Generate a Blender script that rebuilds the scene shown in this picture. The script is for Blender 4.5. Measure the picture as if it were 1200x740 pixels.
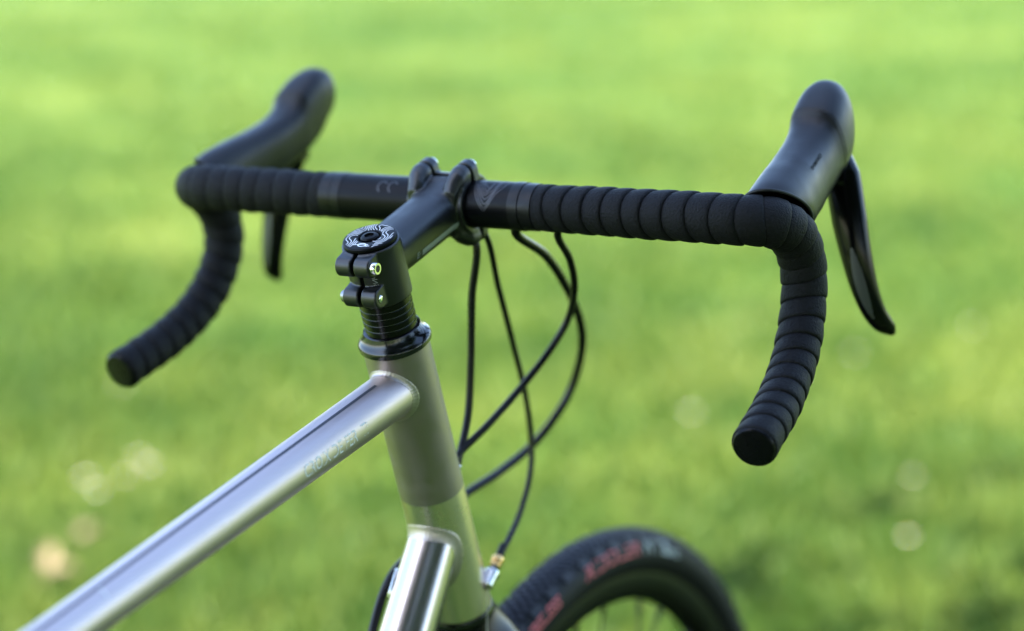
import bpy, math, random
import numpy as np
from mathutils import Vector
random.seed(4); rng = np.random.default_rng(11)
for o in list(bpy.data.objects): bpy.data.objects.remove(o, do_unlink=True)
scene = bpy.context.scene
R = math.radians

# ------------------------------------------------------------------ camera, sky, sun, exposure
GZ = 909.4                                   # height of the steering origin above the lawn, mm
cam_d = bpy.data.cameras.new('camera'); cam = bpy.data.objects.new('camera', cam_d)
scene.collection.objects.link(cam); scene.camera = cam
cam_d.sensor_fit = 'HORIZONTAL'; cam_d.sensor_width = 36.0; cam_d.lens = 71.357
cam_d.clip_start = 0.05; cam_d.clip_end = 2000
cR = Vector((0.48492747, -0.87393111, -0.03301159)); cU = Vector((0.19907373, 0.07354895, 0.97722065))
cF = Vector((0.85159556, 0.48045288, -0.20964263))
m = cam.matrix_world.copy()
for i in range(3):
    m[i][0] = cR[i]; m[i][1] = cU[i]; m[i][2] = -cF[i]
m[0][3], m[1][3], m[2][3] = -1.08426, -0.69930, 0.29160 + GZ / 1000
cam.matrix_world = m
cam_d.dof.use_dof = True; cam_d.dof.focus_distance = 1.272; cam_d.dof.aperture_fstop = 2.35
cam_d.dof.aperture_blades = 0

SUN_EL, SUN_AZ = 57.0, 168.0                  # azimuth measured from +X towards +Y, where the sun stands
world = bpy.data.worlds.new('World'); scene.world = world; world.use_nodes = True
wn = world.node_tree.nodes; wl = world.node_tree.links
sky = wn.new('ShaderNodeTexSky'); sky.sky_type = 'NISHITA'; sky.sun_disc = False
sky.sun_elevation = R(SUN_EL); sky.sun_rotation = R(90 - SUN_AZ); sky.air_density = 1.0; sky.dust_density = 1.0; sky.ozone_density = 2.0
wn['Background'].inputs['Strength'].default_value = 0.13
wl.new(sky.outputs['Color'], wn['Background'].inputs['Color'])
sun_d = bpy.data.lights.new('sun', 'SUN'); sun_d.energy = 3.4; sun_d.angle = R(0.5); sun_d.color = (1, 0.95, 0.86)
sun = bpy.data.objects.new('sun', sun_d); scene.collection.objects.link(sun)
sd = Vector((math.cos(R(SUN_EL)) * math.cos(R(SUN_AZ)), math.cos(R(SUN_EL)) * math.sin(R(SUN_AZ)), math.sin(R(SUN_EL))))
sun.rotation_euler = sd.to_track_quat('Z', 'Y').to_euler(); sun.location = (0, 0, 12)
scene.view_settings.view_transform = 'Standard'; scene.view_settings.look = 'None'
scene.view_settings.exposure = 2.62; scene.view_settings.gamma = 1.0
scene.view_settings.use_curve_mapping = False

# ------------------------------------------------------------------ materials
MATS = {}
def mat(name, base, rough=0.5, metal=0.0, spec=0.5, coat=0.0, coat_rough=0.1, noise=None, bump=None, var=None, aniso=0.0, sheen=0.0):
    """noise=(scale, rough_delta); bump=(scale, strength, distance_m); var=(scale, amount) colour mottling"""
    M = bpy.data.materials.new(name); M.use_nodes = True; MATS[name] = M
    nt = M.node_tree; b = nt.nodes['Principled BSDF']
    b.inputs['Base Color'].default_value = (*base, 1); b.inputs['Roughness'].default_value = rough
    b.inputs['Metallic'].default_value = metal; b.inputs['Specular IOR Level'].default_value = spec
    b.inputs['Coat Weight'].default_value = coat; b.inputs['Coat Roughness'].default_value = coat_rough
    b.inputs['Anisotropic'].default_value = aniso
    b.inputs['Sheen Weight'].default_value = sheen
    tc = nt.nodes.new('ShaderNodeTexCoord')
    def nz(scale, detail=4, vec=None):
        n = nt.nodes.new('ShaderNodeTexNoise'); n.inputs['Scale'].default_value = scale; n.inputs['Detail'].default_value = detail
        nt.links.new(vec or tc.outputs['Object'], n.inputs['Vector']); return n
    if noise:
        n = nz(noise[0]); mr = nt.nodes.new('ShaderNodeMapRange')
        mr.inputs['From Min'].default_value = 0.3; mr.inputs['From Max'].default_value = 0.7
        mr.inputs['To Min'].default_value = rough - noise[1]; mr.inputs['To Max'].default_value = rough + noise[1]
        nt.links.new(n.outputs['Fac'], mr.inputs['Value']); nt.links.new(mr.outputs['Result'], b.inputs['Roughness'])
    if var:
        n = nz(var[0], 5); mx = nt.nodes.new('ShaderNodeMix'); mx.data_type = 'RGBA'
        mx.inputs['A'].default_value = (*[c * (1 - var[1]) for c in base], 1); mx.inputs['B'].default_value = (*[min(1, c * (1 + var[1])) for c in base], 1)
        nt.links.new(n.outputs['Fac'], mx.inputs['Factor']); nt.links.new(mx.outputs['Result'], b.inputs['Base Color'])
    if bump:
        n = nz(bump[0], 6); bp = nt.nodes.new('ShaderNodeBump'); bp.inputs['Strength'].default_value = bump[1]; bp.inputs['Distance'].default_value = bump[2]
        nt.links.new(n.outputs['Fac'], bp.inputs['Height']); nt.links.new(bp.outputs['Normal'], b.inputs['Normal'])
    return M

def brushed(name, base, rough, direction, stretch, amount, bump_s=0.1):
    """metal with fine grinding marks across the given axis (object space)"""
    M = mat(name, base, rough, 1.0); nt = M.node_tree; b = nt.nodes['Principled BSDF']
    tc = nt.nodes['Texture Coordinate']; mp = nt.nodes.new('ShaderNodeMapping')
    nt.links.new(tc.outputs['Object'], mp.inputs['Vector'])
    q = Vector(direction).to_track_quat('X', 'Z').inverted().to_euler()
    mp.vector_type = 'POINT'; mp.inputs['Rotation'].default_value = q; mp.inputs['Scale'].default_value = stretch
    n = nt.nodes.new('ShaderNodeTexNoise'); n.inputs['Scale'].default_value = 1.0; n.inputs['Detail'].default_value = 5
    nt.links.new(mp.outputs['Vector'], n.inputs['Vector'])
    n2 = nt.nodes.new('ShaderNodeTexNoise'); n2.inputs['Scale'].default_value = 35; n2.inputs['Detail'].default_value = 4
    nt.links.new(tc.outputs['Object'], n2.inputs['Vector'])
    ad = nt.nodes.new('ShaderNodeMath'); ad.operation = 'ADD'; nt.links.new(n.outputs['Fac'], ad.inputs[0]); nt.links.new(n2.outputs['Fac'], ad.inputs[1])
    mr = nt.nodes.new('ShaderNodeMapRange'); mr.inputs['From Min'].default_value = 0.6; mr.inputs['From Max'].default_value = 1.4
    mr.inputs['To Min'].default_value = rough - amount; mr.inputs['To Max'].default_value = rough + amount
    nt.links.new(ad.outputs[0], mr.inputs['Value']); nt.links.new(mr.outputs['Result'], b.inputs['Roughness'])
    bp = nt.nodes.new('ShaderNodeBump'); bp.inputs['Strength'].default_value = bump_s; bp.inputs['Distance'].default_value = 0.0004
    nt.links.new(n.outputs['Fac'], bp.inputs['Height']); nt.links.new(bp.outputs['Normal'], b.inputs['Normal'])
    return M

# ------------------------------------------------------------------ coordinates (mm): steering axis a, forward f, left l
HA = R(71.54); A_ = np.array([-math.cos(HA), 0, math.sin(HA)]); F_ = np.array([math.sin(HA), 0, math.cos(HA)]); L_ = np.array([0, 1.0, 0])
DEL = R(-0.70); SA = R(-3.75)
def S(p):
    """steered coordinates (forward, left, along axis) -> world mm"""
    p = np.asarray(p, float); x, y, s = p[..., 0:1], p[..., 1:2], p[..., 2:3]
    c, n = math.cos(DEL), math.sin(DEL)
    return F_ * (x * c - y * n) + L_ * (x * n + y * c) + A_ * s
def FR(p):
    p = np.asarray(p, float); return F_ * p[..., 0:1] + L_ * p[..., 1:2] + A_ * p[..., 2:3]
ID = lambda p: np.asarray(p, float)
BC = np.array([95.13 * math.cos(SA), 0, 60.38 + 95.13 * math.sin(SA)])
def HB(p): return S(np.asarray(p, float) + BC)          # handlebar coordinates

class MB:
    def __init__(s, T=ID): s.v = []; s.f = []; s.T = T; s.n = 0
    def add(s, verts, faces):
        verts = s.T(np.asarray(verts, float).reshape(-1, 3)); b = s.n
        s.v.append(verts); s.n += len(verts); s.f += [tuple(i + b for i in f) for f in faces]
    def rings(s, rings, caps=(True, True), closed=False):
        """rings: (k, n, 3)"""
        rings = np.asarray(rings, float); k, n = rings.shape[:2]; f = []
        for i in range(k if closed else k - 1):
            a, b = i * n, ((i + 1) % k) * n
            for j in range(n):
                j2 = (j + 1) % n; f.append((a + j, a + j2, b + j2, b + j))
        if not closed:
            if caps[0]: f.append(tuple(range(n - 1, -1, -1)))
            if caps[1]: f.append(tuple((k - 1) * n + j for j in range(n)))
        s.add(rings.reshape(-1, 3), f)
    def tube(s, path, rad, n=20, caps=(True, True), closed=False, aspect=None, up=(0.123, 0.31, 1)):
        s.rings(tube_rings(path, rad, n, closed, aspect, up), caps, closed)
    def revolve(s, o, ax, prof, n=40, caps=(True, True), closed=False):
        """prof: list of (radius, height) along axis ax from o"""
        o = np.asarray(o, float); ax = np.asarray(ax, float); ax = ax / np.linalg.norm(ax)
        u = np.cross(ax, (0.3, 0.9, 0.2) if abs(ax[1]) < 0.8 else (1, 0, 0)); u /= np.linalg.norm(u); v = np.cross(ax, u)
        th = np.linspace(0, 2 * math.pi, n, endpoint=False)
        ring = np.cos(th)[:, None] * u + np.sin(th)[:, None] * v
        s.rings([o + ax * h + ring * r for r, h in prof], caps, closed)
    def box(s, c, e1, e2, e3):
        c, e1, e2, e3 = (np.asarray(q, float) for q in (c, e1, e2, e3))
        vs = [c + a * e1 + b * e2 + d * e3 for a in (-1, 1) for b in (-1, 1) for d in (-1, 1)]
        s.add(vs, [(0, 1, 3, 2), (4, 6, 7, 5), (0, 4, 5, 1), (2, 3, 7, 6), (0, 2, 6, 4), (1, 5, 7, 3)])
    def extrude(s, poly, o, u, v, w):
        """polygon points (a,b) in plane u,v at o, extruded by vector w"""
        o, u, v, w = (np.asarray(q, float) for q in (o, u, v, w)); n = len(poly)
        p0 = [o + a * u + b * v for a, b in poly]; p1 = [p + w for p in p0]
        f = [tuple(range(n - 1, -1, -1)), tuple(range(n, 2 * n))] + [(i, (i + 1) % n, n + (i + 1) % n, n + i) for i in range(n)]
        s.add(p0 + p1, f)
    def build(s, name, m, parent=None, smooth=35):
        me = bpy.data.meshes.new(name); V = np.concatenate(s.v) / 1000.0; V[:, 2] += GZ / 1000.0
        me.from_pydata(V.tolist(), [], s.f); me.update()
        import bmesh
        bm = bmesh.new(); bm.from_mesh(me); bmesh.ops.recalc_face_normals(bm, faces=bm.faces); bm.to_mesh(me); bm.free()
        o = bpy.data.objects.new(name, me); scene.collection.objects.link(o)
        me.materials.append(MATS[m])
        if smooth:
            me.polygons.foreach_set('use_smooth', [True] * len(me.polygons))
            me.set_sharp_from_angle(angle=R(smooth))
        if parent is not None: par(o, parent)
        return o

def par(o, p):
    o.parent = p; o.matrix_parent_inverse = pw(p).inverted()
def pw(p):
    from mathutils import Matrix
    return Matrix.Translation(p.location) if p.parent is None else p.matrix_basis.copy()

def tube_rings(path, rad, n, closed=False, aspect=None, up=(0.123, 0.31, 1)):
    P = np.asarray(path, float); k = len(P)
    rad = np.broadcast_to(np.asarray(rad, float), (k,))
    if closed: T = np.roll(P, -1, 0) - np.roll(P, 1, 0)
    else: T = np.gradient(P, axis=0)
    T /= np.linalg.norm(T, axis=1)[:, None]
    u = np.cross(T[0], np.asarray(up, float)); u /= np.linalg.norm(u)
    th = np.linspace(0, 2 * math.pi, n, endpoint=False); out = []
    for i in range(k):
        u = u - T[i] * (u @ T[i]); u /= np.linalg.norm(u); v = np.cross(T[i], u)
        ay = 1.0 if aspect is None else aspect
        out.append(P[i] + rad[i] * (np.cos(th)[:, None] * u + ay * np.sin(th)[:, None] * v))
    return np.array(out)

def spline(pts, n=200):
    """centripetal-ish Catmull-Rom, resampled evenly by length"""
    P = np.asarray(pts, float); P = np.vstack([2 * P[0] - P[1], P, 2 * P[-1] - P[-2]]); out = []
    for i in range(1, len(P) - 2):
        p0, p1, p2, p3 = P[i - 1:i + 3]
        a = np.linalg.norm(p1 - p0) ** .5; b = np.linalg.norm(p2 - p1) ** .5; c = np.linalg.norm(p3 - p2) ** .5
        t0, t1, t2, t3 = 0, a, a + b, a + b + c
        for t in np.linspace(t1, t2, 30, endpoint=False):
            A1 = (t1 - t) / (t1 - t0) * p0 + (t - t0) / (t1 - t0) * p1; A2 = (t2 - t) / (t2 - t1) * p1 + (t - t1) / (t2 - t1) * p2
            A3 = (t3 - t) / (t3 - t2) * p2 + (t - t2) / (t3 - t2) * p3
            B1 = (t2 - t) / (t2 - t0) * A1 + (t - t0) / (t2 - t0) * A2; B2 = (t3 - t) / (t3 - t1) * A2 + (t - t1) / (t3 - t1) * A3
            out.append((t2 - t) / (t2 - t1) * B1 + (t - t1) / (t2 - t1) * B2)
    out.append(P[-2]); out = np.array(out)
    d = np.concatenate([[0], np.cumsum(np.linalg.norm(np.diff(out, axis=0), axis=1))])
    q = np.linspace(0, d[-1], n)
    return np.stack([np.interp(q, d, out[:, i]) for i in range(3)], 1)

def text_geo(txt, size=1.0, shear=0.0, bold=0.0):
    """flat lettering: 2D vertices centred on the origin and faces"""
    cu = bpy.data.curves.new('lettering_source', 'FONT'); cu.body = txt; cu.size = size; cu.shear = shear
    cu.align_x = 'CENTER'; cu.align_y = 'CENTER'; cu.resolution_u = 3; cu.offset = bold
    o = bpy.data.objects.new('lettering_source', cu); scene.collection.objects.link(o)
    dg = bpy.context.evaluated_depsgraph_get(); me = o.evaluated_get(dg).to_mesh()
    v = np.array([q.co[:2] for q in me.vertices]); f = [tuple(p.vertices) for p in me.polygons]
    o.evaluated_get(dg).to_mesh_clear(); bpy.data.objects.remove(o, do_unlink=True); bpy.data.curves.remove(cu)
    return v, f

def ribbon(mb, pts, w, nrm):
    """thin flat line through pts lying on a surface with normals nrm"""
    P = np.asarray(pts, float); N = np.asarray(nrm, float); N = np.broadcast_to(N, P.shape)
    T = np.gradient(P, axis=0); T /= np.linalg.norm(T, axis=1)[:, None] + 1e-9
    B = np.cross(N, T); B /= np.linalg.norm(B, axis=1)[:, None] + 1e-9
    n = len(P); vs = np.concatenate([P - B * w / 2, P + B * w / 2])
    mb.add(vs, [(i, i + 1, n + i + 1, n + i) for i in range(n - 1)])

# ------------------------------------------------------------------ material library
TT_ANG = R(8.84); TT_DIR = np.array([-math.cos(TT_ANG), 0, -math.sin(TT_ANG)])
DT_ANG = R(53.8); DT_DIR = np.array([-math.cos(DT_ANG), 0, -math.sin(DT_ANG)])
mat('titanium_blasted', (0.315, 0.268, 0.250), 0.46, 1.0, noise=(90, 0.06), bump=(2500, 0.12, 0.0003), var=(25, 0.08))
brushed('titanium_top', (0.585, 0.490, 0.470), 0.46, TT_DIR, (12, 900, 900), 0.04, 0.05)
brushed('titanium_down', (0.52, 0.46, 0.45), 0.25, DT_DIR, (12, 900, 900), 0.03, 0.03)
brushed('titanium_head', (0.78, 0.66, 0.58), 0.29, A_, (12, 900, 900), 0.03, 0.03)
mat('titanium_weld', (0.50, 0.43, 0.41), 0.45, 1.0, bump=(900, 0.3, 0.0004))
mat('lettering_bright', (0.80, 0.80, 0.81), 0.5, 0.0, spec=0.2)
mat('pinstripe', (0.05, 0.05, 0.06), 0.45, 0.3)
mat('anodised_black', (0.002, 0.002, 0.0027), 0.40, 0.0, 0.62, noise=(60, 0.05), bump=(3000, 0.06, 0.0002))
mat('bar_black', (0.002, 0.002, 0.0027), 0.36, 0.0, 0.12, noise=(60, 0.05), bump=(3000, 0.05, 0.0002))
mat('gloss_black', (0.004, 0.004, 0.005), 0.14, 0.0, 0.5, coat=0.1, coat_rough=0.04, noise=(40, 0.04))
mat('cap_black', (0.003, 0.003, 0.0035), 0.36, 0.0, 0.12)
mat('spacer_black', (0.002, 0.002, 0.002), 0.20, 0.0, 0.25)
mat('tape', (0.0052, 0.0050, 0.0060), 0.62, 0.0, 0.16, bump=(750, 0.9, 0.0010), var=(700, 0.7))
mat('finishing_tape', (0.003, 0.003, 0.0035), 0.36, 0.0, 0.24, noise=(120, 0.08), bump=(220, 0.12, 0.0006))
mat('hood_rubber', (0.009, 0.0087, 0.0102), 0.42, 0.0, 0.3, noise=(55, 0.06), bump=(2600, 0.10, 0.0003), var=(40, 0.1))
mat('hood_edge', (0.006, 0.006, 0.006), 0.6)
mat('lever_black', (0.002, 0.002, 0.0025), 0.16, 0.0, 0.22, noise=(30, 0.03))
mat('lever_inlay', (0.09, 0.09, 0.10), 0.4, 0.6)
mat('plug_black', (0.002, 0.002, 0.0025), 0.28, 0.0, 0.15, noise=(100, 0.06))
mat('housing', (0.0025, 0.0025, 0.003), 0.30, 0.0, 0.3, noise=(80, 0.05))
mat('steel', (0.70, 0.69, 0.67), 0.22, 1.0, noise=(200, 0.06))
mat('steel_dark', (0.30, 0.30, 0.31), 0.35, 1.0)
mat('socket_dark', (0.02, 0.02, 0.02), 0.5)
mat('brass', (0.83, 0.52, 0.20), 0.28, 1.0, noise=(200, 0.06))
mat('print_white', (0.80, 0.80, 0.80), 0.5)
mat('print_grey', (0.30, 0.31, 0.34), 0.35, 0.3)
mat('print_dim', (0.018, 0.019, 0.024), 0.4, 0.0)
mat('print_faint', (0.010, 0.011, 0.014), 0.4)
mat('print_dark', (0.002, 0.002, 0.003), 0.7, 0, .1)
mat('tyre', (0.005, 0.005, 0.006), 0.62, 0.0, 0.2, bump=(400, 0.2, 0.0006), var=(60, 0.2))
mat('tread', (0.018, 0.018, 0.023), 0.6, 0.0, 0.3, bump=(300, 0.2, 0.0006), var=(50, 0.25))
mat('tyre_red', (0.50, 0.075, 0.085), 0.6)
mat('tyre_pale', (0.40, 0.44, 0.44), 0.6)
mat('rim', (0.003, 0.003, 0.003), 0.35, 0.0, 0.25, noise=(30, 0.06))
mat('spoke', (0.01, 0.01, 0.01), 0.3, 0.6)
mat('saddle', (0.015, 0.015, 0.016), 0.5)

# ------------------------------------------------------------------ the lawn (structure)
def lawn_color(nt, b, rnd=False):
    tc = nt.nodes.new('ShaderNodeNewGeometry')
    def nz(sc, det):
        n = nt.nodes.new('ShaderNodeTexNoise'); n.inputs['Scale'].default_value = sc; n.inputs['Detail'].default_value = det
        nt.links.new(tc.outputs['Position'], n.inputs['Vector']); return n
    n1 = nz(0.42, 3); n2 = nz(2.6, 4); n3 = nz(9.0, 3)  # broad patches: grass tone, also standing in for sun dapple and tree-shade bands
    def mth(op, a, bb):
        q = nt.nodes.new('ShaderNodeMath'); q.operation = op
        for i, x in enumerate((a, bb)):
            if isinstance(x, float): q.inputs[i].default_value = x
            else: nt.links.new(x, q.inputs[i])
        return q.outputs[0]
    s = mth('ADD', mth('MULTIPLY', n1.outputs['Fac'], 0.45), mth('ADD', mth('MULTIPLY', n2.outputs['Fac'], 0.35), mth('MULTIPLY', n3.outputs['Fac'], 0.2)))
    if rnd:
        s = mth('ADD', s, mth('MULTIPLY', mth('SUBTRACT', tc.outputs['Random Per Island'], 0.5), 0.22))
    cr = nt.nodes.new('ShaderNodeValToRGB'); nt.links.new(s, cr.inputs['Fac'])
    e = cr.color_ramp.elements
    e[0].position = 0.39; e[0].color = (0.044, 0.104, 0.013, 1)
    e[1].position = 0.64; e[1].color = (0.195, 0.238, 0.043, 1)
    q = e.new(0.50); q.color = (0.098, 0.162, 0.022, 1)
    nt.links.new(cr.outputs['Color'], b.inputs['Base Color']); return cr
Mg = mat('lawn', (0.1, 0.17, 0.03), 0.8, spec=0.2); lawn_color(Mg.node_tree, Mg.node_tree.nodes['Principled BSDF'])
Mb = mat('grass_blade', (0.1, 0.17, 0.03), 0.55, spec=0.35)
nt = Mb.node_tree; b = nt.nodes['Principled BSDF']; cr = lawn_color(nt, b, True)
tl = nt.nodes.new('ShaderNodeBsdfTranslucent'); mx = nt.nodes.new('ShaderNodeMixShader'); mx.inputs[0].default_value = 0.35
nt.links.new(cr.outputs['Color'], tl.inputs['Color']); nt.links.new(b.outputs[0], mx.inputs[1]); nt.links.new(tl.outputs[0], mx.inputs[2])
nt.links.new(mx.outputs[0], nt.nodes['Material Output'].inputs['Surface'])

def lawn_height(x, y):
    return 0.03 * np.sin(x * 0.35 + 1.3) * np.sin(y * 0.3 + 0.4) * np.clip((np.hypot(x, y) - 2.5) / 6, 0, 1)
def build_lawn():
    g = np.concatenate([-np.geomspace(300, 1, 26), np.linspace(-0.9, 0.9, 7), np.geomspace(1, 300, 26)]) + 0.0
    xs, ys = np.meshgrid(g, g, indexing='ij'); n = len(g)
    v = np.stack([xs, ys, lawn_height(xs, ys)], -1).reshape(-1, 3)
    f = [(i * n + j, (i + 1) * n + j, (i + 1) * n + j + 1, i * n + j + 1) for i in range(n - 1) for j in range(n - 1)]
    me = bpy.data.meshes.new('lawn'); me.from_pydata(v.tolist(), [], f); me.materials.append(Mg)
    me.polygons.foreach_set('use_smooth', [True] * len(me.polygons))
    o = bpy.data.objects.new('lawn', me); scene.collection.objects.link(o); o['kind'] = 'structure'
build_lawn()

def build_grass(count):
    # blades over the ground in view and a margin round it, denser near the bicycle
    cx, cy = -1.08, -0.70; yaw = R(29.43)
    r = 1.3 * (45 / 1.3) ** (rng.random(count) ** 1.15); th = yaw + (rng.random(count) - .5) * R(56)
    x = cx + r * np.cos(th); y = cy + r * np.sin(th)
    h = 0.028 + 0.028 * rng.random(count) + 0.012 * np.sin(x * 3.1) * np.sin(y * 2.7 + 1); w = 0.0022 + 0.0018 * rng.random(count)
    w = w * (1 + r * 0.15); a = rng.random(count) * 2 * np.pi; bend = 0.3 + 0.9 * rng.random(count); ba = rng.random(count) * 2 * np.pi
    z = lawn_height(x, y) - 0.003
    dx, dy = np.cos(a) * w, np.sin(a) * w; bx, by = np.cos(ba) * h * bend * .35, np.sin(ba) * h * bend * .35
    V = np.empty((count, 5, 3))
    V[:, 0] = np.stack([x - dx, y - dy, z], 1); V[:, 1] = np.stack([x + dx, y + dy, z], 1)
    V[:, 2] = np.stack([x + dx * .8 + bx * .4, y + dy * .8 + by * .4, z + h * .6], 1); V[:, 3] = np.stack([x - dx * .8 + bx * .4, y - dy * .8 + by * .4, z + h * .6], 1)
    V[:, 4] = np.stack([x + bx * 1.6, y + by * 1.6, z + h], 1)
    me = bpy.data.meshes.new('grass'); me.vertices.add(count * 5); me.vertices.foreach_set('co', V.ravel())
    base = np.arange(count)[:, None] * 5
    loops = np.concatenate([base + np.array([[0, 1, 2, 3]]), base + np.array([[3, 2, 4]])], 1).ravel()
    me.loops.add(len(loops)); me.loops.foreach_set('vertex_index', loops.astype(np.int32))
    me.polygons.add(count * 2); st = np.empty(count * 2, np.int32); st[0::2] = np.arange(count) * 7; st[1::2] = np.arange(count) * 7 + 4
    me.polygons.foreach_set('loop_start', st); me.update(calc_edges=True); me.validate()
    me.materials.append(Mb)
    o = bpy.data.objects.new('grass', me); scene.collection.objects.link(o)
    o['kind'] = 'stuff'; o['label'] = 'short mown green grass covering the lawn behind the bicycle'; o['category'] = 'grass'
build_grass(300000)

# ------------------------------------------------------------------ tree behind the camera whose crown shades the bicycle
mat('bark', (0.10, 0.075, 0.055), 0.9, bump=(30, .8, .01), var=(12, .35))
Ml = mat('leaf', (0.055, 0.105, 0.022), 0.5, spec=0.4, var=(3, .35)); nt = Ml.node_tree
tl = nt.nodes.new('ShaderNodeBsdfTranslucent'); tl.inputs['Color'].default_value = (0.09, 0.17, 0.02, 1); mx = nt.nodes.new('ShaderNodeMixShader'); mx.inputs[0].default_value = .3
nt.links.new(nt.nodes['Principled BSDF'].outputs[0], mx.inputs[1]); nt.links.new(tl.outputs[0], mx.inputs[2]); nt.links.new(mx.outputs[0], nt.nodes['Material Output'].inputs['Surface'])
def tree(x, y, h, cr, ch, leaves, label, seed):
    """h: height of crown centre, cr / ch: crown half-width / half-height"""
    g = np.random.default_rng(seed); r_ = random.Random(seed)
    root = bpy.data.objects.new('broadleaf_tree', None); scene.collection.objects.link(root); root.location = (x, y, 0)
    root['label'] = label; root['category'] = 'tree'; root['group'] = 'trees behind the bicycle'
    def mk(name, mb, m):
        me = bpy.data.meshes.new(name); me.from_pydata(np.concatenate(mb.v).tolist(), [], mb.f); me.materials.append(MATS[m])
        me.polygons.foreach_set('use_smooth', [True] * len(me.polygons)); o = bpy.data.objects.new(name, me); scene.collection.objects.link(o); o.parent = root; return o
    mb = MB(); mb.tube(spline([(0, 0, -.1), (.05, .03, h * .3), (-.06, .08, h * .6), (.05, 0, h)], 24), np.linspace(cr * .085, cr * .03, 24) + .12 * np.exp(-np.arange(24) * .8), 14); mk('trunk', mb, 'bark')
    cl = []
    for k in range(16):
        a = k * 2.4; e = r_.uniform(-.35, 1.1); z0 = h * r_.uniform(.45, .9); rr = cr * r_.uniform(.55, .9)
        end = np.array([rr * math.cos(a) * math.cos(e), rr * math.sin(a) * math.cos(e), h + ch * .75 * math.sin(e)])
        mb = MB(); mb.tube(spline([(0, 0, z0), end * .5 + np.array([0, 0, z0 * .5 + .2]), end], 12), np.linspace(cr * .022, .012, 12), 8); mk('limb', mb, 'bark')
        cl.append(end)
    cl += [np.array([cr * .62 * q[0], cr * .62 * q[1], h + ch * .62 * q[2]]) for q in g.normal(0, .62, (30, 3))]
    cl = np.array(cl); idx = g.integers(0, len(cl), leaves)
    P = cl[idx] + g.normal(0, 1, (leaves, 3)) * np.array([cr * .2, cr * .2, ch * .2])
    n = g.normal(0, 1, (leaves, 3)) + np.array([0, 0, .8]); n /= np.linalg.norm(n, axis=1)[:, None]
    u = np.cross(n, g.normal(0, 1, (leaves, 3))); u /= np.linalg.norm(u, axis=1)[:, None]; v = np.cross(n, u); L = g.uniform(.06, .11, (leaves, 1))
    V = np.stack([P - u * L, P + v * L * .55 + n * L * .12, P + u * L, P - v * L * .55 + n * L * .12], 1).reshape(-1, 3)
    me = bpy.data.meshes.new('crown'); me.vertices.add(leaves * 4); me.vertices.foreach_set('co', V.ravel()); me.loops.add(leaves * 4); me.loops.foreach_set('vertex_index', np.arange(leaves * 4, dtype=np.int32))
    me.polygons.add(leaves); me.polygons.foreach_set('loop_start', np.arange(leaves, dtype=np.int32) * 4); me.update(calc_edges=True); me.validate(); me.materials.append(Ml)
    o = bpy.data.objects.new('crown', me); scene.collection.objects.link(o); o.parent = root; o['kind'] = 'stuff'
def along_sun(px, py, hh):                                      # ground spot whose crown at height hh shades point (px, py, 1)
    k = (hh - 1.0) / math.tan(R(SUN_EL)); return px + k * math.cos(R(SUN_AZ)), py + k * math.sin(R(SUN_AZ))
tx, ty = along_sun(-1.25, -0.95, 6.2)
tree(tx, ty, 6.2, 2.25, 1.8, 38000, 'tall leafy tree behind the bicycle whose crown shades it', 3)
tree(-4.6, -4.6, 4.0, 2.7, 3.0, 28000, 'broad leafy tree standing behind the rear wheel of the bicycle', 8)
tree(-1.0, -6.4, 4.0, 2.7, 3.0, 28000, 'rounded leafy tree standing off the right side of the bicycle', 9)
tree(-6.2, -1.4, 3.4, 2.4, 2.6, 22000, 'bushy low tree standing straight behind the saddle', 10)

# ------------------------------------------------------------------ the bicycle
HUB = S((52.0, 0, -606.1)); RW = 345.85
bike = bpy.data.objects.new('bicycle', None); scene.collection.objects.link(bike)
bike.location = (HUB[0] / 1000, HUB[1] / 1000, 0); bike.empty_display_size = 0.1
bike['label'] = 'bare titanium drop-bar bicycle with black taped handlebar standing on the lawn'; bike['category'] = 'bicycle'

# ---- frame tubes
HT_R = 22.0; HT_L = 213.9; JOINT = 114.6
hb = MB(FR)
hb.revolve((0, 0, 0), (0, 0, -1), [(HT_R - 3, 0.2), (HT_R - .6, 0), (HT_R, .8), (HT_R, JOINT)], 72, (True, False))
head = hb.build('head_tube', 'titanium_blasted', bike)
hb = MB(FR); hb.revolve((0, 0, -JOINT), (0, 0, -1), [(HT_R - .05, 0.15), (HT_R - .05, HT_L - JOINT - .6), (HT_R - .6, HT_L - JOINT)], 72, (False, True))
hb.build('lower_sleeve', 'titanium_head', head)['label'] = 'brushed shinier lower half of the head tube'

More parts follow.
